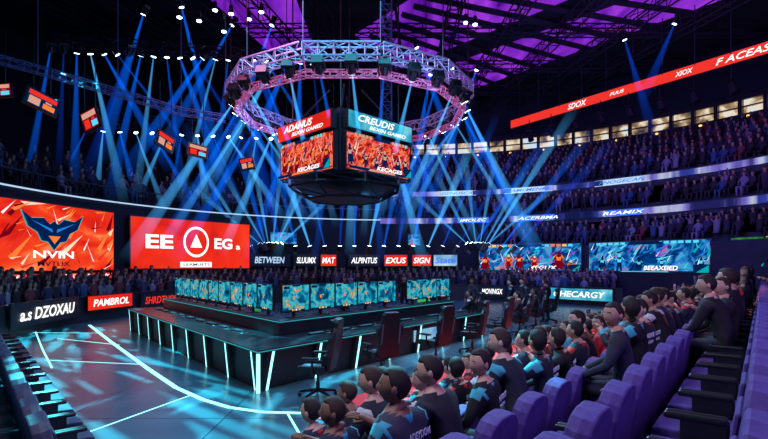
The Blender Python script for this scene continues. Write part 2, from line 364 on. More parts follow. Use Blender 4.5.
f_ = lambda x: 18+math.sqrt(16.3**2-(x-1.5)**2)
for x0, x1, m, tx, tm in [(-8.7, -6.3, M_dark, 'BETWEEN', M_whiteblue), (-6.1, -4.5, M_dark, 'SLUUMX', M_white), (-4.4, -3.3, M_redscreen, 'MAT', M_white), (-2.5, -.3, M_dark, 'ALPINTUS', M_white),
                          (.0, 1.7, M_redscreen, 'EXUS', M_white), (2.0, 3.4, M_redscreen, 'SIGN', M_white), (3.5, 5.2, M_bannerblue, 'State', M_blue_led), (-7.5, -5.9, M_blue_game, None, None), (1.7, 2.6, M_blue_game, None, None)]:
    z0, z1 = (2.2, 3.05) if tx else (3.7, 4.5)
    p, c, th = panel('advert_board', (x0, f_(x0)), (x1, f_(x1)), z0, z1, m, .12, .04)
    if tx: text(p, tx, offs(c, th, 0, 0), .42, th, tm, (x1-x0)*.85, shear=.2, bold=.02)
s = MB(); arc(s, 16.55, 16.7, -.0, 1.9, -110, 70); arc(s, 16.75, 16.9, 1.9, 5.3, -110, -6); arc(s, 17.5, 17.7, -.4, 5.3, -8, 20); s.obj('backdrop_drape', [M_wall])

for i, (L, R, m, tx) in enumerate([((6.6, 33.5), (12.9, 31.3), M_blue_game, 'MEGUX'), ((13.2, 31.0), (17.7, 25.9), M_blue_game, 'BEEAXEIED'), ((18.1, 25.1), (19.4, 21.3), M_green, 'EGE')]):
    p, c, th = panel('led_screen', L, R, 1.75, 3.75, m, .2, .05)
    ww = (Vector(R)-Vector(L)).length-.1
    if i < 2: art(p, c, th, ww, 1.9, ['blue', 'cyan', 'navy', 'violet', 'navy', 'teal', 'blue'], 'orange' if i == 0 else 'cyan', 'darkred' if i == 0 else 'navy', 'gold' if i == 0 else 'cyan', 6 if i == 0 else 5, 11+i, True, 70, .62, 'red' if i == 0 else 'blue')
    else: art(p, c, th, ww, 1.9, ['teal', 'gold', 'black'], 'gold', 'black', 'skin', 1, 31, False, 6, .9)
    text(p, tx, offs(c, th, .9, -.62, .14), .26, th, M_white, 1.8, shear=.2, bold=.02)

# ------------------------------------------------------------------ roof structure
pp = MB()
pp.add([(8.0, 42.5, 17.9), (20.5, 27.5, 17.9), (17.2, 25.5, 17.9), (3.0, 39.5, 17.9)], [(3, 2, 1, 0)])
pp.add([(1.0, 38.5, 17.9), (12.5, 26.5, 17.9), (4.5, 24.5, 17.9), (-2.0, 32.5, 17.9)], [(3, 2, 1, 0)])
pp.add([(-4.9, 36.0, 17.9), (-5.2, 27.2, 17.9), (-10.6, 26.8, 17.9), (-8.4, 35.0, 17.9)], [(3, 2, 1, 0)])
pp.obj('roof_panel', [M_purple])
tr = MB()
for x0 in range(-20, 24, 4): truss(tr, [(x0, 24, 17.0), (x0*.6+2, 46, 17.0)], .7, 0, .05, 1.4)
for y in (26, 30.5, 36, 41): truss(tr, [(-22, y, 17.2), (24, y, 17.2)], .6, 0, .05, 1.4)
tr.obj('roof_truss', [M_roof])
sl = MB()
for k in range(9):
    t_ = k/9; a = Vector((8.5, 42.6, 17.6)).lerp(Vector((20.5, 27.6, 17.6)), t_); b_ = Vector((-1.6, 33, 17.6)).lerp(Vector((4.5, 24.7, 17.6)), t_)
    sl.tube(a, b_, .2, 0, 4)
sl.obj('roof_slats', [M_roof])

rc = Vector((-1.35, 20, 0)); N = 12
rp = lambda r, z: [(rc.x+r*math.cos(2*math.pi*(i+.5)/N), rc.y+r*math.sin(2*math.pi*(i+.5)/N), z) for i in range(N)]
ringpts = rp(4.8, 9.15)
ringroot = root('lighting_ring_truss', (rc.x, rc.y, 9.))
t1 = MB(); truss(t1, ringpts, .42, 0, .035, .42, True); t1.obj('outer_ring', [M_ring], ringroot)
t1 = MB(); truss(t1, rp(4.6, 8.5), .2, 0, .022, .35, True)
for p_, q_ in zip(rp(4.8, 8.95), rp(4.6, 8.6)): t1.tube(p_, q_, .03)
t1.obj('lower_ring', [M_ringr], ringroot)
t2 = MB()
for p_ in ringpts: t2.tube(p_, (p_[0], p_[1], 17.), .02, 0, 4)
t2.obj('suspension_cables', [M_steel], ringroot)
t3 = MB()
cur = [(-14.5, 16.0, 9.6), (-12.4, 17.2, 9.3), (-10.2, 18.4, 8.9), (-8.2, 19.4, 8.5), (-6.6, 20.0, 8.4)]
truss(t3, cur, .26, 0, .018, .4)
for p_ in cur: t3.tube(p_, (p_[0], p_[1], 17.), .015, 0, 4)
t3.obj('curved_truss', [M_pur_truss])
t4 = MB(); truss(t4, [(-17, 24, 13.6), (-3.5, 25.5, 13.2)], .45, 0, .03, .6); truss(t4, [(-19, 29, 11.5), (-5.5, 31.5, 10.8)], .45, 0, .03, .6)
for x_, y_, z_ in [(-17, 24, 13.6), (-10, 24.8, 13.4), (-3.5, 25.5, 13.2), (-19, 29, 11.5), (-5.5, 31.5, 10.8)]: t4.tube((x_, y_, z_), (x_, y_, 17.5), .02, 0, 4)
t4.obj('lighting_truss', [M_steel])
t5 = MB(); truss(t5, [(.1, 20.6, 8.2), (.1, 20.6, 17)], .45, 0, .03, .5); t5.obj('suspension_tower', [M_pur_truss])

for i, (x, y, z, w_, h_, tilt, rz) in enumerate([(-13.3, 16.6, 8.35, .7, .5, .5, -.3), (-12.1, 17, 8.1, 1.0, .65, .45, .5), (-10.6, 17.3, 7.55, .65, .8, .3, -.7), (-8.0, 17.6, 6.85, .7, .6, .4, .6), (-6.9, 17.8, 6.55, .7, .45, .3, .2), (-5.2, 18.2, 6.15, .5, .45, .3, -.4)]):
    rt = root('hanging_monitor', (x, y, z))
    M = Matrix.Translation((x, y, z)) @ Matrix.Rotation(rz+.5, 4, 'Z') @ Matrix.Rotation(-tilt*.4, 4, 'X') @ Matrix.Rotation(rz*.6, 4, 'Y')
    place(MB().box((0, .05, 0), (w_*1.1, .09, h_*1.1)).mesh('housing', [M_black]), 'housing', parent=rt, M=M, bevel=.01)
    mb = MB(); yy = -.002
    for (x0, z0, x1, z1, mi) in [(-.48, -.46, .48, .46, 0), (-.44, .12, .44, .4, 1), (-.4, -.4, -.05, .05, 2), (.05, -.4, .42, -.1, 3), (.1, -.05, .3, .05, 2)]:
        mb.add([(x0*w_, yy, z0*h_), (x1*w_, yy, z0*h_), (x1*w_, yy, z1*h_), (x0*w_, yy, z1*h_)], [(0, 1, 2, 3)], mi); yy -= .002
    place(mb.mesh('display', [PAL['navy'], PAL['red'], PAL['skin'], PAL['orange']] if i % 2 else [PAL['darkred'], PAL['skin'], PAL['red'], PAL['cyan']]), 'display', parent=rt, M=M)
    MB().tube((x-w_*.3, y, z+h_*.4), (x-w_*.3, y, z+2.2), .015).tube((x+w_*.3, y, z+h_*.4), (x+w_*.3, y, z+2.2), .015).obj('hanging_cable', [M_steel], rt)

# ------------------------------------------------------------------ centre-hung scoreboard
sc = root('hanging_scoreboard', (-1.6, 20, 6.8)); cx, cy = -1.6, 20.; hd = 2.75
def corner(k, s=1.): a = math.radians(-90+90*k); return Vector((cx+hd*s*math.cos(a), cy+hd*s*math.sin(a)))
for k in range(4):
    a, b_ = corner(k-1), corner(k)
    e = (b_-a).normalized(); a2 = a+e*.2; b2 = b_-e*.2
    nrm = Vector((e.y, -e.x))
    _, c, th = panel('x', a2+nrm*.1, b2+nrm*.1, 5.75, 7.2, M_redfig, .2, .06, sc)
    art(sc, c, th, (b2-a2).length-.12, 1.33, ['red', 'orange', 'darkred', 'red', 'red', 'skin', 'navy'], 'skin' if k % 2 else 'orange', 'navy' if k % 2 else 'darkred', 'skin', 6, 21+k, True, 60, .55, 'darkred')
    text(sc, 'KECAGES', offs(c, th, .4, -.5, .12), .15, th, M_white, 1.4, 'screen_lettering', .2, .02)
    _, c, th = panel('x', a2+nrm*.22, b2+nrm*.22, 7.26, 7.95, M_redscreen if k in (0, 2) else M_tealban, .25, .04, sc)
    text(sc, 'ADANUS' if k in (0, 2) else 'CREUDIS', offs(c, th, -.3, .1), .26, th, M_white, 1.9, 'banner_lettering', .3, .02)
    text(sc, 'BEXIN GAMED', offs(c, th, .3, -.17), .14, th, M_white, 2., 'banner_lettering', .3, .01)
fr = MB()
fr.prism([tuple(corner(k, .93)) for k in range(4)], 5.75, 8.05)
oc = lambda r, z: [(cx+r*math.cos(math.pi*(i+.5)/4), cy+r*math.sin(math.pi*(i+.5)/4), z) for i in range(8)]
for (ra, za), (rb, zb) in [((2.35, 5.75), (2.35, 5.45)), ((2.35, 5.45), (1.5, 5.0))]:
    P0, P1 = oc(ra, za), oc(rb, zb)
    for i in range(8):
        fr.tube(P0[i], P0[(i+1) % 8], .06); fr.tube(P1[i], P1[(i+1) % 8], .06); fr.tube(P0[i], P1[i], .05); fr.tube(P0[i], P1[(i+1) % 8], .03)
fr.prism([(x, y) for x, y, z in oc(2.2, 0)], 5.42, 5.5)
fr.prism([(x, y) for x, y, z in oc(1.45, 0)], 4.98, 5.06)
for k in range(4):
    q = corner(k, .8); fr.tube((q.x, q.y, 8), (q.x, q.y, 17.), .03); fr.tube((q.x, q.y, 8), (cx+(q.x-cx)*.3, cy+(q.y-cy)*.3, 9.6), .04)
fr.obj('frame', [M_dark], sc)
ld = MB()
P0 = oc(1.5, 4.97)
for i in range(8): ld.tube(P0[i], P0[(i+1) % 8], .025)
P0 = oc(2.36, 5.45)
for i in range(8): ld.tube(P0[i], P0[(i+1) % 8], .02)
ld.obj('led_edge', [M_whiteblue], sc)

# ------------------------------------------------------------------ moving head lights with hazy beams
fx = MB()
fx.box((0, 0, -.32), (.36, .3, .12)); fx.box((-.19, 0, -.12), (.05, .14, .36)); fx.box((.19, 0, -.12), (.05, .14, .36))
fx.tube((0, 0, -.2), (0, 0, .14), .12, 0, 12, .15); fx.tube((0, 0, .141), (0, 0, .145), .13, 1, 12)
FX = fx.mesh('moving_head', [M_black, M_lens])
def conemesh(m):
    n = 14; r0 = .10; rings = []
    for z in (0, 1):
        r = (r0 if z == 0 else 1.)
        rings.append([(r*math.cos(2*math.pi*i/n), r*math.sin(2*math.pi*i/n), z) for i in range(n)])
    return MB().loft(rings).mesh('beam', [m])
BM = [conemesh(beam_mat('haze_beam_blue', (.0, .14, 1.), .9)), conemesh(beam_mat('haze_beam_cyan', (.07, .45, 1.), 1.4)), conemesh(beam_mat('haze_beam_faint', (.0, .08, .9), .5))]
def beam(o, t, r=.35, k=0):
    o = Vector(o); t = Vector(t); d = t-o; q = d.to_track_quat('Z', 'Y').to_matrix().to_4x4()
    rt = root('moving_head_light', o)
    place(FX, 'lamp_body', parent=rt, M=Matrix.Translation(o) @ q)
    place(BM[k], 'light_beam', parent=rt, M=Matrix.Translation(o+d.normalized()*.16) @ q @ Matrix.Diagonal((r, r, d.length-.16, 1)))
rnd = random.uniform
for i in range(28):
    a = 2*math.pi*(i+.3)/28; o = (rc.x+4.7*math.cos(a), rc.y+4.7*math.sin(a), 8.6)
    if math.sin(a) < -.45:
        beam(o, (rc.x+3.4*math.cos(a)+rnd(-.6, .6), o[1]+7.5, 4.4+rnd(-.3, .6)), .25, i % 2)
    else:
        beam(o, (rc.x+(4.7+rnd(3, 5))*math.cos(a), o[1]+abs(math.sin(a))*2, 2.6+rnd(-.6, .8)), rnd(.22, .4), 1 if i % 2 else 0)
        beam(o, (rc.x+2.*math.cos(a), rc.y+2+2.*math.sin(a), 8.3-rnd(3, 5)), .22, 1 if i % 3 == 0 else 2)
for i in range(22):
    x = -17+13.5*(i+.5)/22; o = (x, 24+1.5*(x+17)/13.5, 13.1)
    beam(o, (x+((i % 6)-2.5)*1.7+rnd(-.4, .4), 26+rnd(-1, 2), rnd(5.5, 7.5)), rnd(.2, .45), [0, 2, 0, 1, 0][i % 5])
for i in range(14):
    x = -18.5+12.5*(i+.5)/14; o = (x, 29+2.5*(x+19)/13.5, 10.6)
    beam(o, (x+((i % 5)-2)*1.5+1, 29+rnd(-1, 1), rnd(4.5, 6)), rnd(.2, .35), [0, 1][i % 2])
for i in range(20):
    x = -10+19.*(i+.5)/20; o = (x, 31.2, 3.4)
    beam(o, (x+(x+2)*.55+rnd(-1.2, 1.2), 30, rnd(9, 12.5)), rnd(.25, .5), [0, 1, 0, 2][i % 4])
for cx0 in (-7.3, 6.0):
    for k in range(6): beam((cx0+.25*k-.6, 30.8, 3.6), (cx0+(k-2.5)*2.0, 30., 10-abs(k-2.5)), .25, 1)
for o, t in [((3.2, 33, 15.5), (1.5, 31, 6)), ((4.5, 32, 15.5), (6.5, 30, 7)), ((6, 31, 15), (2.5, 30, 5)), ((2, 30, 16), (5, 30, 8)), ((-8.8, 28, 16.4), (-13, 27, 8)), ((-6.5, 28, 16.4), (-9.5, 27, 7)), ((-11, 26, 16.4), (-9, 27, 7)), ((-13, 26, 16), (-16, 27, 8))]:
    beam(o, t, .4, 0)
for o, t in [((15, 30, 16.5), (17, 30, 10)), ((17, 28, 16.5), (15.5, 29, 12))]: beam(o, t, .4, 2)
pc = MB()
for x, y, z in [(-11.5, 27, 16.2), (-10.4, 27, 16.0), (-9.5, 27, 16.6), (-8.6, 27, 16.4), (-7.6, 27, 16.1), (-9, 27, 15.4), (-6.9, 27, 16.5), (4.6, 27, 15.9), (5.2, 27.4, 16.0)]:
    pc.tube((x, y, z+.5), (x, y, z+.05), .1, 0, 10, .16); pc.tube((x, y, z+.04), (x, y, z+.0), .14, 1, 10); pc.tube((x, y, z+.5), (x, y, 17.3), .015, 0, 4)
pc.obj('par_can_lights', [M_black, M_lens])
pc = MB()
for k in range(9):
    x = 11.5+1.2*k; y = 38-1.5*k; pc.tube((x, y, 12.7), (x+.1, y-.2, 12.1), .16, 0, 10, .24); pc.tube((x, y, 12.7), (x, y, 13.8), .03, 0, 5); pc.box((x, y, 12.9), (.5, .12, .1))
pc.obj('hanging_floodlights', [M_black])

# ------------------------------------------------------------------ competition desk
C0 = Vector((-2.26, 8.6)); dR = DR.copy(); nR = NR.copy()
dL = Vector((-.63, .777)); dL.normalize(); nL = Vector((-dL.y, dL.x))
if nL.x > 0: nL = -nL
LR, LL, DEP = 9.0, 10.8, 1.9
def ptR(t, o): return C0+dR*t-nR*o
def ptL(t, o): return C0+dL*t-nL*o
def vee(o):
    m = Matrix(((dR.x, -dL.x), (dR.y, -dL.y))); r = m.inverted() @ ((nR-nL)*o); return ptR(r.x, o)
def veepoly(o0, o1, lr=LR, ll=LL):
    return [tuple(p) for p in (vee(o0), ptR(lr, o0), ptR(lr, o1), vee(o1), ptL(ll, o1), ptL(ll, o0))]
desk = root('competition_desk', (C0.x, C0.y, 0))
MB().prism(veepoly(0, DEP), .70, .76).obj('desk_top', [mat('desk_top_black', (.012, .017, .026), .25)], desk, bevel=.012)
MB().prism(veepoly(.12, .22, LR-.1, LL-.1), .02, .70).prism(veepoly(DEP-.2, DEP-.1, LR-.1, LL-.1), .02, .70).obj('front_panel', [M_dark], desk)
MB().prism(veepoly(1.15, 1.72, LR-.1, LL-.1), .76, 1.08).obj('monitor_riser', [M_dark], desk, bevel=.015)
k = MB(); k.prism(veepoly(1.135, 1.16, LR-.1, LL-.1), 1.045, 1.06); k.prism(veepoly(-.004, .01), .723, .737)
k.obj('edge_light', [M_teal], desk)
lg = MB(); l2 = MB()
for side, n_ in ((0, 8), (1, 9)):
    P = ptR if side == 0 else ptL; Ln = LR if side == 0 else LL
    for i in range(n_):
        t = .12+(Ln-.4)*i/(n_-1)
        for mb_, off, ww in ((lg, 0, .09), (l2, .1, .05)):
            p0 = P(t+off, .05); p1 = P(t+off+ww, .05); r0 = P(t+off, .13); r1 = P(t+off+ww, .13)
            mb_.loft([[(p0.x, p0.y, .0), (p1.x, p1.y, .0), (r1.x, r1.y, .0), (r0.x, r0.y, .0)],
                      [(P(t+off+.14, .03).x, P(t+off+.14, .03).y, .7), (P(t+off+.14+ww, .03).x, P(t+off+.14+ww, .03).y, .7), (P(t+off+.14+ww, .13).x, P(t+off+.14+ww, .13).y, .7), (P(t+off+.14, .13).x, P(t+off+.14, .13).y, .7)]])
lg.obj('legs', [M_black], desk); l2.obj('leg_light_strips', [M_cyan], desk)
MB().tube((C0.x, C0.y+.02, .0), (C0.x, C0.y+.02, .7), .035, 0, 6).obj('corner_light', [M_cyan], desk)
MB().box((0, 0, 0), (1.1, .02, .3)).obj('desk_sign', [M_bannerblue], desk, (*ptR(5.6, .1), .42), math.atan2(dR.y, dR.x))

mon = MB(); W_, H_ = .84, .64
mon.box((0, .03, .45), (W_, .05, H_)); mon.box((0, .07, .42), (W_*.6, .05, H_*.6)); mon.box((0, .09, .12), (.08, .05, .25)); mon.box((0, .06, .01), (.36, .24, .02))
MON = mon.mesh('monitor_body', [M_black])
ms_ = MB().add([(-W_/2+.02, 0, .15), (W_/2-.02, 0, .15), (W_/2-.02, 0, .75), (-W_/2+.02, 0, .75)], [(0, 1, 2, 3)])
def mq(x0, z0, x1, z1, mi, y=-.003): ms_.add([(x0, y, z0), (x1, y, z0), (x1, y, z1), (x0, y, z1)], [(0, 1, 2, 3)], mi)
mq(-.40, .15, .40, .19, 1); mq(-.15, .155, .15, .205, 2, -.004); mq(.26, .15, .40, .29, 1, -.005); mq(.27, .16, .38, .28, 3, -.006); mq(-.12, .72, .12, .75, 1); mq(-.38, .67, -.2, .73, 1, -.004); mq(-.1, .42, -.04, .50, 4); mq(-.02, .49, .02, .5, 6)
for k in range(5): mq(-.13+.055*k, .162, -.09+.055*k, .198, [5, 4, 6, 3, 5][k], -.005)
MSC = ms_.mesh('monitor_screen', [M_game, PAL['navy'], PAL['black'], PAL['teal'], PAL['orange'], PAL['gold'], PAL['white']])
kb = MB(); kb.box((0, 0, .015), (.42, .14, .025))
for r_ in range(4):
    for c_ in range(12): kb.box((-.187+.034*c_, -.045+.03*r_, .034), (.027, .024, .012), 1)
KB = kb.mesh('keyboard', [M_black, mat('keycaps', (.03, .04, .06), .5, emis=(.1, .6, .9), es=.15)])
ms = MB(); ms.ell((.34, 0, .02), (.03, .055, .022), 0); ms.box((.34, 0, .002), (.26, .24, .004), 1)
MS = ms.mesh('mouse', [M_black, M_dark], True)
def station(P, t, th):
    q = P(t, 1.42); rt = root('gaming_monitor', (q.x, q.y, 1.08)); place(MON, 'monitor_body', (q.x, q.y, 1.08), th, rt, .008); place(MSC, 'monitor_screen', (q.x, q.y, 1.08), th, rt)
    q = P(t, .75); place(KB, 'keyboard', (q.x, q.y, .76), th); place(MS, 'computer_mouse', (q.x, q.y, .76), th)
thR = math.atan2(dR.y, dR.x); thL = math.atan2(-dL.y, -dL.x)
for i in range(9):
    if i == 5: continue
    station(ptR, 2.15+.86*i if i < 5 else 2.35+.84*i-.4, thR)
for i in range(9): station(ptL, 2.75+.88*i, thL)

def strip(mb, pts, w, z=.004):
    P = [Vector(p) for p in pts]; L_, R_ = [], []
    for i, p in enumerate(P):
        a = P[max(i-1, 0)]; b = P[min(i+1, len(P)-1)]; d = (b-a).normalized(); n = Vector((-d.y, d.x)); L_.append(p+n*w/2); R_.append(p-n*w/2)
    for i in range(len(P)-1):
        mb.add([(*R_[i], z), (*R_[i+1], z), (*L_[i+1], z), (*L_[i], z)], [(0, 1, 2, 3)])
f1 = MB()
main = [(-11.3, 18.4), (-8.2, 14.4), (-5.2, 10.6), (-3.9, 9.0), (-3.1, 8.2), (-2.5, 7.75), (-1.9, 7.5), (-1.3, 7.45), (-.7, 7.7), (0, 8.35), (.9, 9.45), (2.3, 11.3), (4.2, 13.8), (6.4, 16.6)]
strip(f1, main, .10); strip(f1, [(-12.6, 17.3), (-9.4, 13.2), (-7.4, 10.7)], .04)
for a, b_ in [((-9.5, 16.2), (-13, 16.4)), ((-7.6, 13.8), (-10.2, 15)), ((-5.6, 11.1), (-8.2, 11.6)), ((-1.5, 7.45), (-1.1, 6.4)), ((1.4, 10.1), (2.2, 9.6)), ((-3.4, 8.5), (-4.2, 6.2))]: strip(f1, [a, b_], .035)  # short segments draw angular light streaks on the floor as glowing strips
f1.obj('floor_led_strip_and_streaks', [M_cyan])
f2 = MB(); strip(f2, [tuple(DR*t+NR*-4.25) for t in (-2, 24)], .08); f2.obj('stage_edge_led', [M_redled])
f3 = MB(); strip(f3, [tuple(DR*t+NR*-5.0) for t in (5, 22.5)], 1.2, .012); f3.obj('red_carpet_runner', [M_carpet])

# ------------------------------------------------------------------ gaming chair
gc = MB()
for i in range(5):
    a = 2*math.pi*i/5+.3; x, y = .31*math.cos(a), .31*math.sin(a)
    gc.tube((0, 0, .13), (x, y, .085), .032, 0, 6, .022); gc.tube((x-.02*math.sin(a), y+.02*math.cos(a), .035), (x+.02*math.sin(a), y-.02*math.cos(a), .035), .034, 0, 10); gc.tube((x, y, .05), (x, y, .09), .012)
gc.tube((0, 0, .1), (0, 0, .26), .035, 0, 10); gc.tube((0, 0, .26), (0, 0, .42), .022, 0, 10); gc.box((0, 0, .42), (.24, .26, .04))
gc.box((0, .03, .485), (.42, .48, .09)); gc.box((-.24, .03, .51), (.08, .46, .11)); gc.box((.24, .03, .51), (.08, .46, .11)); gc.box((0, .03, .532), (.14, .47, .012), 1)
Mb = Matrix.Translation((0, -.21, .48)) @ Matrix.Rotation(math.radians(10), 4, 'X')
half = [(.20, 0), (.25, .10), (.235, .25), (.29, .45), (.30, .55), (.22, .64), (.185, .72), (.19, .80), (.14, .86)]
outl = half+[(-x, z) for x, z in half[::-1]]
def slab(mb, o, y0, y1, mi, M, s0=1., s1=1.):
    mb.loft([[(x*s0, y0, z) for x, z in o], [(x, (y0+y1)/2, z) for x, z in o], [(x*s1, y1, z) for x, z in o]], mi, M)
slab(gc, outl, -.05, .05, 0, Mb, .93, .9)
gc.box((0, .055, .36), (.2, .03, .5), 1, M=Mb); gc.box((0, .08, .76), (.24, .07, .12), 0, M=Mb); gc.box((0, .08, .14), (.3, .08, .18), 0, M=Mb)
gc.box((-.19, -.055, .45), (.03, .01, .4), 1, M=Mb); gc.box((.19, -.055, .45), (.03, .01, .4), 1, M=Mb)
for sx_ in (-1, 1):
    gc.tube((sx_*.31, 0, .44), (sx_*.31, 0, .68), .02); gc.box((sx_*.31, .03, .70), (.09, .27, .035)); gc.box((sx_*.22, 0, .43), (.2, .05, .02))
GC = gc.mesh('gaming_chair', [M_chair, M_chairacc])
GCg = gc.mesh('gaming_chair', [M_greenlit, M_greenlit])
face = lambda dx, dy: math.atan2(-dx, dy)
for x, y, r in [(-1.15, 8.35, .5), (-.05, 9.7, -.35), (1.2, 11.1, -.15), (2.3, 12.5, .3), (3.35, 14.0, .1), (4.4, 15.6, .3), (5.5, 17.4, .4), (3.0, 16.5, .2), (6.6, 19.2, .2), (2.0, 17.2, .6)]:
    o = place(GC, 'gaming_chair', (x, y, 0), face(-nR.x, -nR.y)+r, bevel=.012); o.scale = (1.06, 1.06, 1.04)
place(GCg, 'green_lit_gaming_chair', (*ptR(8.9, 2.6), 0), face(-nR.x, -nR.y)+1.4, bevel=.012)
place(GCg, 'green_lit_gaming_chair', (*ptL(6.5, 2.6), .0), 2.2, bevel=.012)

# ------------------------------------------------------------------ arena seats
def seatmesh(m):
    s = MB()
    s.box((0, .04, .40), (.48, .46, .10)); s.box((0, .26, .385), (.48, .06, .12))
    h = [(.26, 0), (.29, .2), (.295, .42), (.285, .55), (.25, .64), (.18, .70), (.08, .725)]
    o = h+[(-x, z) for x, z in h[::-1]]
    M = Matrix.Translation((0, -.22, .34)) @ Matrix.Rotation(math.radians(9), 4, 'X')
    slab(s, o, -.07, .07, 0, M, .93, .9); s.box((0, .08, .34), (.36, .03, .5), 0, M=M)
    for x in (-.30, .30): s.box((x, .03, .58), (.05, .34, .045), 1); s.box((x, -.02, .29), (.04, .26, .58), 1)
    return s.mesh('arena_seat', [m, M_black])
SM, SD = seatmesh(M_seat), seatmesh(M_seatdark)
HF = face(-NR.x, -NR.y)
PT = .775
def nrow(r): return -3.41+PT*r
rs = MB()
for r in range(1, 9):
    n0 = nrow(r)-.39; z = -.45+.3*r
    rs.prism([tuple(p) for p in (DR*-4+NR*n0, DR*-4+NR*(n0+PT), DR*24+NR*(n0+PT), DR*24+NR*n0)], -.448, z)
rs.obj('seating_riser', [M_conc])
SP = .66
for r in range(0, 7):
    rt = root('audience_seat_row', (*(DR*8+NR*nrow(r)), -.45+.3*r))
    t = 3.3+.2*(r % 2)-(0 if r < 1 else SP*(3 if r > 1 else 1))
    while t < 23.5:
        p_ = DR*t+NR*nrow(r)
        if p_.length > 1.6: place(SM, 'seat', (*p_, -.45+.3*r), HF, rt, .03 if t < 9 else 0)
        t += SP
dB = Vector((-.66, .75)).normalized(); nB = Vector((-dB.y, dB.x))
if nB.x > 0: nB = -nB
B0 = Vector((-4.75, 6.6)); HL = face(-nB.x, -nB.y)
rl = MB()
for r in range(1, 5):
    a = B0+nB*(.85*r-.42); b_ = a+nB*.86
    rl.prism([tuple(p) for p in (a-dB*4, a+dB*7.6, b_+dB*7.6, b_-dB*4)][::-1], .001, .18*r)
rl.obj('seating_riser', [M_conc])
for r in range(5):
    rt = root('audience_seat_row', (*(B0+nB*.85*r), .18*r))
    for k in range(16):
        p_ = B0+nB*.85*r+dB*(-3.2+k*SP); place(SD, 'seat', (*p_, .18*r), HL, rt, .02)

# ------------------------------------------------------------------ people
SKINS = [mat('skin_%d' % i, c, .6, var=.08) for i, c in enumerate([(.55, .34, .25), (.45, .27, .19), (.6, .40, .31), (.26, .14, .09)])]
HAIRS = [mat('hair_%d' % i, c, .75, var=.5, scale=60, bump=.3) for i, c in enumerate([(.006, .005, .006), (.012, .008, .007), (.03, .018, .011)])]
SHIRTS = [mat('shirt_%d' % i, c, .85, var=.3, scale=7, bump=.25) for i, c in enumerate([(.007, .008, .013), (.012, .014, .024), (.018, .025, .05), (.009, .009, .012), (.014, .02, .035), (.035, .04, .065)])]
S_TEAL = mat('teal_shirt', (.12, .5, .55), .8); S_RED = mat('red_shirt', (.7, .04, .03), .8); S_GREY = mat('grey_shirt', (.2, .22, .28), .8)
TRIMS = [mat('jersey_trim_red', (.6, .03, .03), .8), mat('jersey_trim_white', (.6, .6, .65), .8), mat('jersey_trim_dark', (.02, .02, .03), .8), mat('jersey_trim_teal', (.05, .4, .5), .8)]
PANTS = mat('dark_trousers', (.012, .014, .028), .85); SHOE = mat('shoe', (.03, .03, .03), .5)
M_eye = mat('eye', (.7, .7, .7), .2); M_lip = mat('lip', (.4, .13, .11), .5, var=.1); M_print = mat('jersey_print', (.6, .65, .75), .7)

def skinned(verts, edges, radii, sub=1):
    me = bpy.data.meshes.new('sk'); me.from_pydata(verts, edges, []); o = bpy.data.objects.new('sk', me); COL.objects.link(o)
    o.modifiers.new('Skin', 'SKIN').use_smooth_shade = True
    for i, r in enumerate(radii):
        d = me.skin_vertices[0].data[i]; d.radius = r if isinstance(r, tuple) else (r, r)
        d.use_root = (i == 0)
    if sub: o.modifiers.new('S', 'SUBSURF').levels = sub
    dg = bpy.context.evaluated_depsgraph_get(); dg.update()
    ev = o.evaluated_get(dg).to_mesh()
    vs = [tuple(v.co) for v in ev.vertices]; fs = [tuple(p.vertices) for p in ev.polygons]
    bpy.data.objects.remove(o); return vs, fs
def head(mb, c, yaw, pitch, hairlong=0):
    M = Matrix.Translation(c) @ Matrix.Rotation(yaw, 4, 'Z') @ Matrix.Rotation(pitch, 4, 'X') @ Matrix.Diagonal((1.06, 1.04, 1., 1))
    n, m = 24, 18
    def surf(u, ph, k=1.):
        cr = math.cos(ph); x = math.cos(u)*cr; y = math.sin(u)*cr; z = math.sin(ph)
        X = .080*x; Y = .100*y; Z = .120*z
        if z < 0: X *= 1-.30*(-z)**1.3; Y *= 1-.12*(-z)
        if z < 0 and y < 0: Y *= 1-.30*(-z)
        if y > .5:
            nose = math.exp(-((X/.014)**2+((Z+.015)/.026)**2)); Y += .024*nose
            Y -= .010*(math.exp(-(((X-.03)/.016)**2+((Z-.012)/.014)**2))+math.exp(-(((X+.03)/.016)**2+((Z-.012)/.014)**2)))
            Y += .006*math.exp(-((X/.03)**2+((Z+.062)/.012)**2))+.008*math.exp(-((X/.03)**2+((Z+.1)/.02)**2))
        return (X*k, Y*k, Z*k)
    rings = [[surf(2*math.pi*i/n, -math.pi/2+math.pi*max(.3, min(m-.3, j))/m) for i in range(n)] for j in range(m+1)]
    mb.loft(rings, 1, M)
    hr = []
    for j in range(0, 13):
        ring = []
        for i in range(n):
            u = 2*math.pi*i/n; y = math.sin(u)
            lo = math.radians(42) if y > .5 else (math.radians(42-50*(.5-y)/.5) if y > 0 else math.radians(-8-(30+hairlong*28)*min(1, -y*1.6)))
            ph = lo+(math.pi/2-.03-lo)*j/12
            k = (1.10+.035*random.random()) if j > 0 else 1.03
            ring.append(surf(u, ph, k))
        hr.append(ring)
    mb.loft(hr, 2, M)
    for sx_ in (-1, 1):
        mb.ell((sx_*.084, -.005, -.008), (.012, .020, .032), 1, 8, 6, M)
        mb.ell((sx_*.030, .083, .012), (.012, .009, .008), 5, 8, 6, M)
        mb.ell((sx_*.030, .0915, .012), (.004, .002, .004), 2, 6, 4, M)
        mb.box((sx_*.030, .092, .034), (.03, .008, .005), 2, M=M)
    mb.ell((0, .089, -.062), (.024, .006, .006), 6, 8, 5, M)
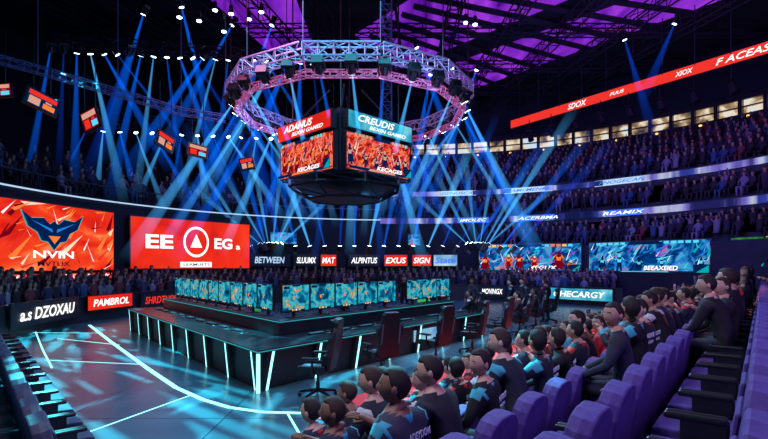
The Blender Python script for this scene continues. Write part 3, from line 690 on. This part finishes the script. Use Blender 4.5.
def person(elL, wrL, elR, wrR, lean=0., yaw=0., pitch=0., long_sleeve=True, stand=False, hairlong=0):
    mb = MB(); ly = lean
    if not stand:
        V = [(0, 0, .56), (0, -.02+ly*.3, .72), (0, -.02+ly*.7, .90), (0, ly-.01, 1.02), (0, ly+.01, 1.115), (0, ly+.03, 1.17)]
        hipz, kneeP, ankP, toeP = .53, (.44, .53), (.42, .10), (.57, .045)
    else:
        V = [(0, 0, .93), (0, 0, 1.10), (0, 0, 1.27), (0, 0, 1.39), (0, .01, 1.485), (0, .02, 1.54)]
        hipz, kneeP, ankP, toeP = .88, (.02, .48), (0, .09), (.15, .045)
    rad = [(.165, .13), (.155, .12), (.18, .125), (.16, .11), (.07, .07), (.062, .062)]
    E = [(0, 1), (1, 2), (2, 3), (3, 4), (4, 5)]
    sz = V[3][2]
    for sx_, el, wr in ((1, elL, wrL), (-1, elR, wrR)):
        k = len(V)
        sh = (sx_*.185, ly, sz+.005); d = Vector(wr)-Vector(el); pm = Vector(wr)+d.normalized()*.07
        mid = tuple((Vector(sh)+Vector(el))/2)
        V += [sh, mid, tuple(el), tuple(wr), tuple(pm)]; rad += [.086, .066, .052, .034, (.040, .022)]
        E += [(3, k), (k, k+1), (k+1, k+2), (k+2, k+3), (k+3, k+4)]
        k = len(V)
        kk = (sx_*.13, kneeP[0], kneeP[1]); h = (sx_*.10, .04, hipz)
        V += [h, tuple((Vector(h)+Vector(kk))/2), kk, (sx_*.13, ankP[0], ankP[1]), (sx_*.14, toeP[0], toeP[1])]; rad += [.115, .098, .075, .048, (.045, .038)]
        E += [(0, k), (k, k+1), (k+1, k+2), (k+2, k+3), (k+3, k+4)]
    vs, fs = skinned(V, E, rad, 1)
    mi = []
    for f in fs:
        c = Vector((0, 0, 0))
        for i in f: c += Vector(vs[i])
        c /= len(f); m_ = 0
        if c.z > sz+.085 and abs(c.x) < .09: m_ = 1
        elif c.z < .12: m_ = 4
        else:
            arm = False
            for el, wr in ((elL, wrL), (elR, wrR)):
                a = Vector(el); b = Vector(wr); t = (c-a).dot(b-a)/(b-a).length_squared
                dist = (c-(a+(b-a)*max(0, min(1.6, t)))).length
                if dist < .075:
                    arm = True; m_ = 1 if (t > .88 or (not long_sleeve and t > -.05)) else 0
                    if m_ == 0 and (.72 < t <= .88 if long_sleeve else -.4 < t <= -.05): m_ = 7
            if not arm and c.z < (.99 if stand else hipz+.10) and (stand or c.y > .09 or c.z < hipz+.02): m_ = 3
            if m_ == 0 and not arm and abs(c.x) > .20 and c.z > sz-.02: m_ = 7
        mi.append(m_)
    k = len(mb.v); mb.v += vs; mb.f += [tuple(i+k for i in f) for f in fs]; mb.m += mi
    zc = V[4][2]-.045; cyy = V[4][1]
    mb.loft([[(r_*math.cos(a*math.pi/8), cyy+r_*math.sin(a*math.pi/8), z_) for a in range(16)] for r_, z_ in ((.095, zc-.02), (.083, zc+.03), (.076, zc+.032), (.07, zc))], 7)
    for sx_, el, wr in ((1, elL, wrL), (-1, elR, wrR)):
        d = (Vector(wr)-Vector(el)).normalized(); side = Vector((1, 0, 0))-d*d.x
        side.normalize(); dn = d.cross(side); dn = dn if dn.z < 0 else -dn
        pm = Vector(wr)+d*.075
        for j, ln in enumerate((.068, .078, .074, .058)):
            b = pm+side*(-sx_)*(.028-.019*j)
            P = [b-d*.02, b+d*ln*.4+dn*.004, b+d*ln*.75+dn*.018, b+d*ln*.9+dn*.036]
            v2, f2_ = skinned([tuple(p) for p in P], [(0, 1), (1, 2), (2, 3)], [.010, .009, .0085, .007], 0)
            mb.add(v2, f2_, 1)
        b = Vector(wr)+d*.025-side*sx_*.022
        P = [b, b-side*sx_*.03+d*.03+dn*.005, b-side*sx_*.034+d*.06+dn*.015]
        v2, f2_ = skinned([tuple(p) for p in P], [(0, 1), (1, 2)], [.012, .010, .008], 0); mb.add(v2, f2_, 1)
    head(mb, (0, V[5][1]+.02, V[5][2]+.095), yaw, pitch, hairlong)
    return mb
poses = [
    person((.27, .10, .80), (.12, .36, .68), (-.27, .10, .80), (-.12, .36, .68), .02, .1, 0.),
    person((.27, .14, .79), (.20, .42, .64), (-.27, .14, .79), (-.20, .42, .64), .06, .95, -.05),
    person((.26, .28, .74), (.08, .46, .66), (-.26, .28, .74), (-.08, .46, .66), .16, .45, -.15),
    person((.26, .22, .84), (.08, .40, .96), (-.27, .12, .80), (-.12, .36, .68), .04, .6, .05, False),
    person((.27, .10, .80), (.22, .36, .68), (-.26, .22, .86), (-.08, .36, 1.0), .03, -.5, 0., True, hairlong=1),
]
PM = [p.mesh('seated_person', [bpy.data.materials[0]]*8, True) for p in poses]
PL = [.02, .06, .16, .04, .03]
PRINTS = [textmesh(s_, .05, .24, 0, .02, 0.) for s_ in ('ADEYDOM', 'EPOGTAC', 'PUXAGE')]
for m_ in PRINTS: m_.materials.append(M_print)
def spawn(idx, name, loc, rz, shirt=None, sc=1., prn=None):
    m = (PM[idx] if isinstance(idx, int) else idx).copy()
    ml = [shirt or random.choice(SHIRTS), random.choice(SKINS[:3]+SKINS), random.choice(HAIRS), PANTS, SHOE, M_eye, M_lip, random.choice(TRIMS)]
    for i, x in enumerate(ml): m.materials[i] = x
    o = place(m, name, loc, rz); o.scale = (sc*rnd(.97, 1.05), sc, sc)
    if prn is not None:
        for dz, kk in ((.99, prn), (.92, (prn+1) % 3)):
            t_ = bpy.data.objects.new('jersey_print', PRINTS[kk]); COL.objects.link(t_); t_.parent = o; t_.location = (0, -.02+PL[idx]*.85-.128, dz); t_.rotation_euler = (-.08, 0, 0)
            t_.scale = (1, .4, 1) if dz > .95 else (.7, .4, .6)
    return o
low = []
shirtmap = {(1, 9): S_TEAL, (1, 12): S_RED, (0, 13): S_GREY, (2, 10): S_TEAL, (3, 5): SHIRTS[2], (2, 8): S_RED}
for r, t0, prob in ((0, 3.3, 1.), (1, 3.5-SP, 1.), (2, 3.3-SP, 1.), (3, 3.5+3*SP, .9), (4, 3.3+6*SP, .8), (5, 3.5+9*SP, .8), (6, 3.3+11*SP, .8)):
    t = t0; k = 0
    while t < 23.4:
        if random.random() < prob:
            q = DR*t+NR*(nrow(r)-.04); z = -.45+.3*r
            if t < 13:
                idx = random.randrange(5)
                spawn(idx, 'seated_spectator', (q.x, q.y, z), HF+rnd(-.2, .2), shirtmap.get((r, k)), rnd(.98, 1.08), random.randrange(3) if (t < 7 and random.random() < .75 and idx != 2) else None)
            else: low.append((q.x, q.y, z, HF+rnd(-.4, .4), rnd(.93, 1.08), random.choice((0, 0, 0, 1))))
        t += SP; k += 1
ST = person((.26, .02, 1.13), (.24, .16, .90), (-.26, .02, 1.13), (-.24, .16, .90), 0., .2, -.1, True, True).mesh('standing_person', [bpy.data.materials[0]]*8, True)
for x, y, rz in [(4.9, 18.5, 1.2), (5.6, 19.4, 2.), (6.4, 19.0, .5), (3.6, 19.6, 2.6), (-1.8, 22, 3.1), (1., 23.5, 3.0), (2.3, 21, 2.2)]: spawn(ST, 'standing_staff', (x, y, 0), rz)
for (x, y, r) in [(4.4, 15.6, .3), (5.5, 17.4, .4), (3.0, 16.5, .2)]: spawn(0, 'seated_player', (x, y, .06), face(-nR.x, -nR.y)+r)

def body_proto(kind):
    n = 8
    if kind in (2, 3): prof = [(0, .13, .12), (.45, .15, .12), (.9, .18, .13), (1.15, .16, .11), (1.36, .22, .11), (1.44, .19, .09), (1.49, .06, .06), (1.53, .055, .06), (1.58, .075, .09), (1.66, .085, .10), (1.74, .07, .085), (1.78, .02, .03)]
    else: prof = [(.42, .17, .2), (.62, .17, .13), (.85, .19, .12), (1.02, .225, .11), (1.09, .18, .09), (1.13, .06, .06), (1.17, .055, .06), (1.21, .075, .09), (1.29, .085, .10), (1.37, .07, .085), (1.41, .02, .03)]
    mb = MB(); rings = [[(a*math.cos(2*math.pi*i/n), b*math.sin(2*math.pi*i/n), z) for i in range(n)] for z, a, b in prof]
    mb.loft(rings)
    sh = prof[-8][0]; hd0 = prof[-6][0]
    if kind == 1 or kind == 3:
        for s_ in (-1, 1): mb.tube((s_*.18, 0, sh), (s_*.27, .1, sh+.18), .05, 0, 6, .04); mb.tube((s_*.27, .1, sh+.16), (s_*.2, .14, sh+.45), .04, 0, 6, .03)
    elif kind == 0:
        for s_ in (-1, 1): mb.tube((s_*.2, 0, sh-.02), (s_*.25, .1, sh-.25), .05, 0, 6, .04); mb.tube((s_*.25, .1, sh-.25), (s_*.1, .33, .65), .04, 0, 6, .03); mb.tube((s_*.09, .05, .5), (s_*.12, .46, .52), .09, 0, 6, .065); mb.tube((s_*.12, .46, .54), (s_*.12, .44, .02), .065, 0, 6, .045)
    else:
        for s_ in (-1, 1): mb.tube((s_*.2, 0, sh-.02), (s_*.26, .04, sh-.3), .05, 0, 6, .035)
    return np.array(mb.v), mb.f, hd0
PRO = {k: body_proto(k) for k in (0, 1, 2, 3)}
pal = [(.008, .008, .018), (.012, .012, .035), (.02, .02, .07), (.035, .035, .09), (.14, .14, .22), (.01, .012, .025), (.12, .02, .03), (.015, .05, .14), (.005, .005, .01), (.008, .008, .016), (.008, .008, .016)]
def crowd(name, items):
    V, F, C = [], [], []; off = 0
    for x, y, z, rz, sc_, kd in items:
        v, f, hd0 = PRO[kd]; c, s_ = math.cos(rz), math.sin(rz)
        R_ = np.array([[c, s_, 0], [-s_, c, 0], [0, 0, 1]])
        V.append((v*sc_) @ R_+np.array([x, y, z])); F += [tuple(i+off for i in q) for q in f]; off += len(v)
        cc = np.tile(np.array([*random.choice(pal), 1.]), (len(v), 1)); hm = (v[:, 2] > hd0-.03) & (np.abs(v[:, 0]) < .12)
        cc[hm & (v[:, 1] > .0)] = (.28, .17, .13, 1); cc[hm & ((v[:, 1] <= .0) | (v[:, 2] > hd0+.17))] = (.010, .008, .008, 1)
        C.append(cc)
    V = np.concatenate(V); C = np.concatenate(C)
    me = bpy.data.meshes.new(name); me.from_pydata(V.tolist(), [], F); me.materials.append(M_crowd)
    at = me.color_attributes.new('col', 'FLOAT_COLOR', 'POINT'); at.data.foreach_set('color', C.ravel())
    me.polygons.foreach_set('use_smooth', [True]*len(F)); me.update()
    return place(me, name)
def arcrow(R, z, a0, a1, kd=(0,), sp=.52, prob=.95):
    out = []; da = math.degrees(sp/R); a = a0
    while a < a1:
        if random.random() < prob:
            p_ = A(R+rnd(-.06, .06), a+rnd(-.2, .2)*da); out.append((*p_, z, math.pi-math.radians(a)+rnd(-.3, .3), rnd(.92, 1.06), random.choice(kd)))
        a += da
    return out
crowd('seated_crowd', low)
it = []
for R, z in rowsA+rowsB: it += arcrow(R+.2, z, -5, 80, (0, 0, 1))
crowd('grandstand_crowd', it)
it = []
for R, z in rowsC: it += arcrow(R+.1, z-.05, -5, 80, (0, 0, 0, 1))
crowd('upper_grandstand_crowd', it)
it = []
for k in range(4): it += arcrow(14.2+.55*k, .0+.14*k, -108, 50, (2, 2, 3) if k < 3 else (2,), .5, .93)
crowd('standing_crowd', it)
it = []
for i in range(5): it += arcrow(18.9+i, 5.9+.5*i-.2, -100, -8, (0,), .6, .5)
crowd('balcony_crowd', it)
s = MB()
for k in range(4): arc(s, 13.95+.55*k, 14.5+.55*k if k < 3 else 16.5, .001, .02+.14*k, -110, 56)
s.obj('crowd_platform', [M_conc])

bar = MB(); arc(bar, 13.55, 13.65, 0, 1.0, -112, 56); arc(bar, 13.5, 13.7, 1.0, 1.05, -112, 56); bar.obj('crowd_barrier', [M_dark])
def bboard(a0, a1, m, tx, tm, z0=.3, z1=.98, w=.8):
    L_, R_ = A(13.38, a0), A(13.38, a1)
    p, c, th = panel('barrier_advert', L_, R_, z0, z1, m, .06, .02)
    ww = (Vector(R_)-Vector(L_)).length
    text(p, tx, offs(c, th, 0, 0), (z1-z0)*.5, th, tm, ww*w, shear=.2, bold=.02)
bboard(-104, -87, M_dark, 'a.s DZOXAU', M_white, .3, 1.1)
bboard(-85, -74, M_redscreen, 'PAMBROL', M_white, .45, 1.05)
bboard(-72, -62, M_dark, 'SHRDTNOL', M_redled)
bboard(-52, -44, M_dark, 'MARAUSEX', M_white)
bboard(20, 27, M_dark, 'MOVINGX', M_white)
bboard(38, 54, M_tealban, 'CHECARGY', M_white)

# ------------------------------------------------------------------ lights
def light(kind, name, loc, tgt, e, col, size=1., spot=.8, blend=.3, gobo=None):
    l = bpy.data.lights.new(name, kind); l.energy = e; l.color = col
    if kind == 'AREA': l.size = size
    if kind == 'SPOT': l.spot_size = spot; l.spot_blend = blend; l.shadow_soft_size = size*.1
    o = bpy.data.objects.new(name, l); COL.objects.link(o); o.location = loc
    if tgt: o.rotation_euler = (Vector(tgt)-Vector(loc)).to_track_quat('-Z', 'Y').to_euler()
    if gobo:
        l.use_nodes = True; t = l.node_tree; em = [n for n in t.nodes if n.type == 'EMISSION'][0]
        tc = t.nodes.new('ShaderNodeTexCoord'); mp = t.nodes.new('ShaderNodeMapping'); mp.inputs['Scale'].default_value = gobo[:3]; mp.inputs['Rotation'].default_value = (0, 0, gobo[3])
        vo = t.nodes.new('ShaderNodeTexVoronoi'); vo.inputs['Scale'].default_value = 1.
        gt = t.nodes.new('ShaderNodeMath'); gt.operation = 'GREATER_THAN'; gt.inputs[1].default_value = .80
        sp_ = t.nodes.new('ShaderNodeSeparateColor')
        t.links.new(tc.outputs['Normal'], mp.inputs[0]); t.links.new(mp.outputs[0], vo.inputs['Vector']); t.links.new(vo.outputs['Color'], sp_.inputs[0]); t.links.new(sp_.outputs[0], gt.inputs[0]); t.links.new(gt.outputs[0], em.inputs['Strength'])
    return o
light('AREA', 'stage_wash_light', (-2, 14, 11), (-2, 12, 0), 650, (.10, .7, 1.), 6)
light('SPOT', 'gobo_light', (-9, 12, 10), (-5.5, 8.5, 0), 26000, (.08, .9, 1.), .8, .95, .4, (60, 7, 12, .6))
light('SPOT', 'gobo_light', (0, 13, 10), (-.8, 7.0, 0), 20000, (.12, .85, 1.), .8, .8, .4, (60, 8, 12, -.5))
light('SPOT', 'gobo_light', (-12, 19, 11), (-9, 14.5, 0), 40000, (.08, .9, 1.), .8, .7, .4, (60, 8, 12, 1.2))
light('SPOT', 'gobo_light', (6, 19, 11), (4, 12.5, 0), 18000, (.3, .75, 1.), .8, .6, .4, (60, 9, 12, .2))
light('AREA', 'audience_wash_light', (2, 14, 9), (4.5, 6.5, 1), 1100, (.45, .6, 1.), 4)
light('AREA', 'rear_audience_light', (6, 0, 7), (5, 6, .5), 330, (.55, .3, 1.), 3)
light('AREA', 'aisle_light', (-2, 3, 6.5), (3, 7, .3), 260, (.8, .75, 1.), 2)
light('AREA', 'side_seating_fill', (-6, 13, 7), (-8, 8, 0), 260, (.2, .5, 1.), 3)  # added fill lamp, lifts the dark empty seats at the side
light('AREA', 'grandstand_wash_light', (7, 22, 9), (17, 36, 9), 1000, (.15, .2, 1.), 5)
light('AREA', 'grandstand_wash_light', (12, 20, 13), (20, 30, 9), 500, (.5, .15, 1.), 5)
light('AREA', 'floor_crowd_light', (-4, 20, 7), (-12, 26, 1), 450, (.25, .35, 1.), 4)
light('AREA', 'rear_crowd_light', (2, 24, 7), (2, 33, 1), 300, (.3, .5, 1.), 4)
light('SPOT', 'warm_carpet_light', (12, 20, 9), (5., 11.5, 0), 11000, (1., .25, .22), 1, .6, .5)
light('AREA', 'ring_wash_light', (rc.x+3, rc.y-5, 6.5), (rc.x+2, rc.y, 9.3), 120, (.3, .4, 1.), 2)
light('AREA', 'ring_wash_light', (rc.x-4, rc.y-5, 11.5), (rc.x, rc.y, 9.), 260, (1., .15, .5), 2)
wd = bpy.data.worlds.new('World'); scn.world = wd; wd.use_nodes = True
bg = wd.node_tree.nodes['Background']; bg.inputs[0].default_value = (.02, .05, .2, 1); bg.inputs[1].default_value = .12

cd = bpy.data.cameras.new('Camera'); cd.sensor_width = 36; cd.lens = 22.5; cd.shift_y = 45.5/768; cd.clip_end = 200
co = bpy.data.objects.new('Camera', cd); COL.objects.link(co); co.location = (0, 0, 2.3); co.rotation_euler = (math.radians(90), 0, 0)
scn.camera = co
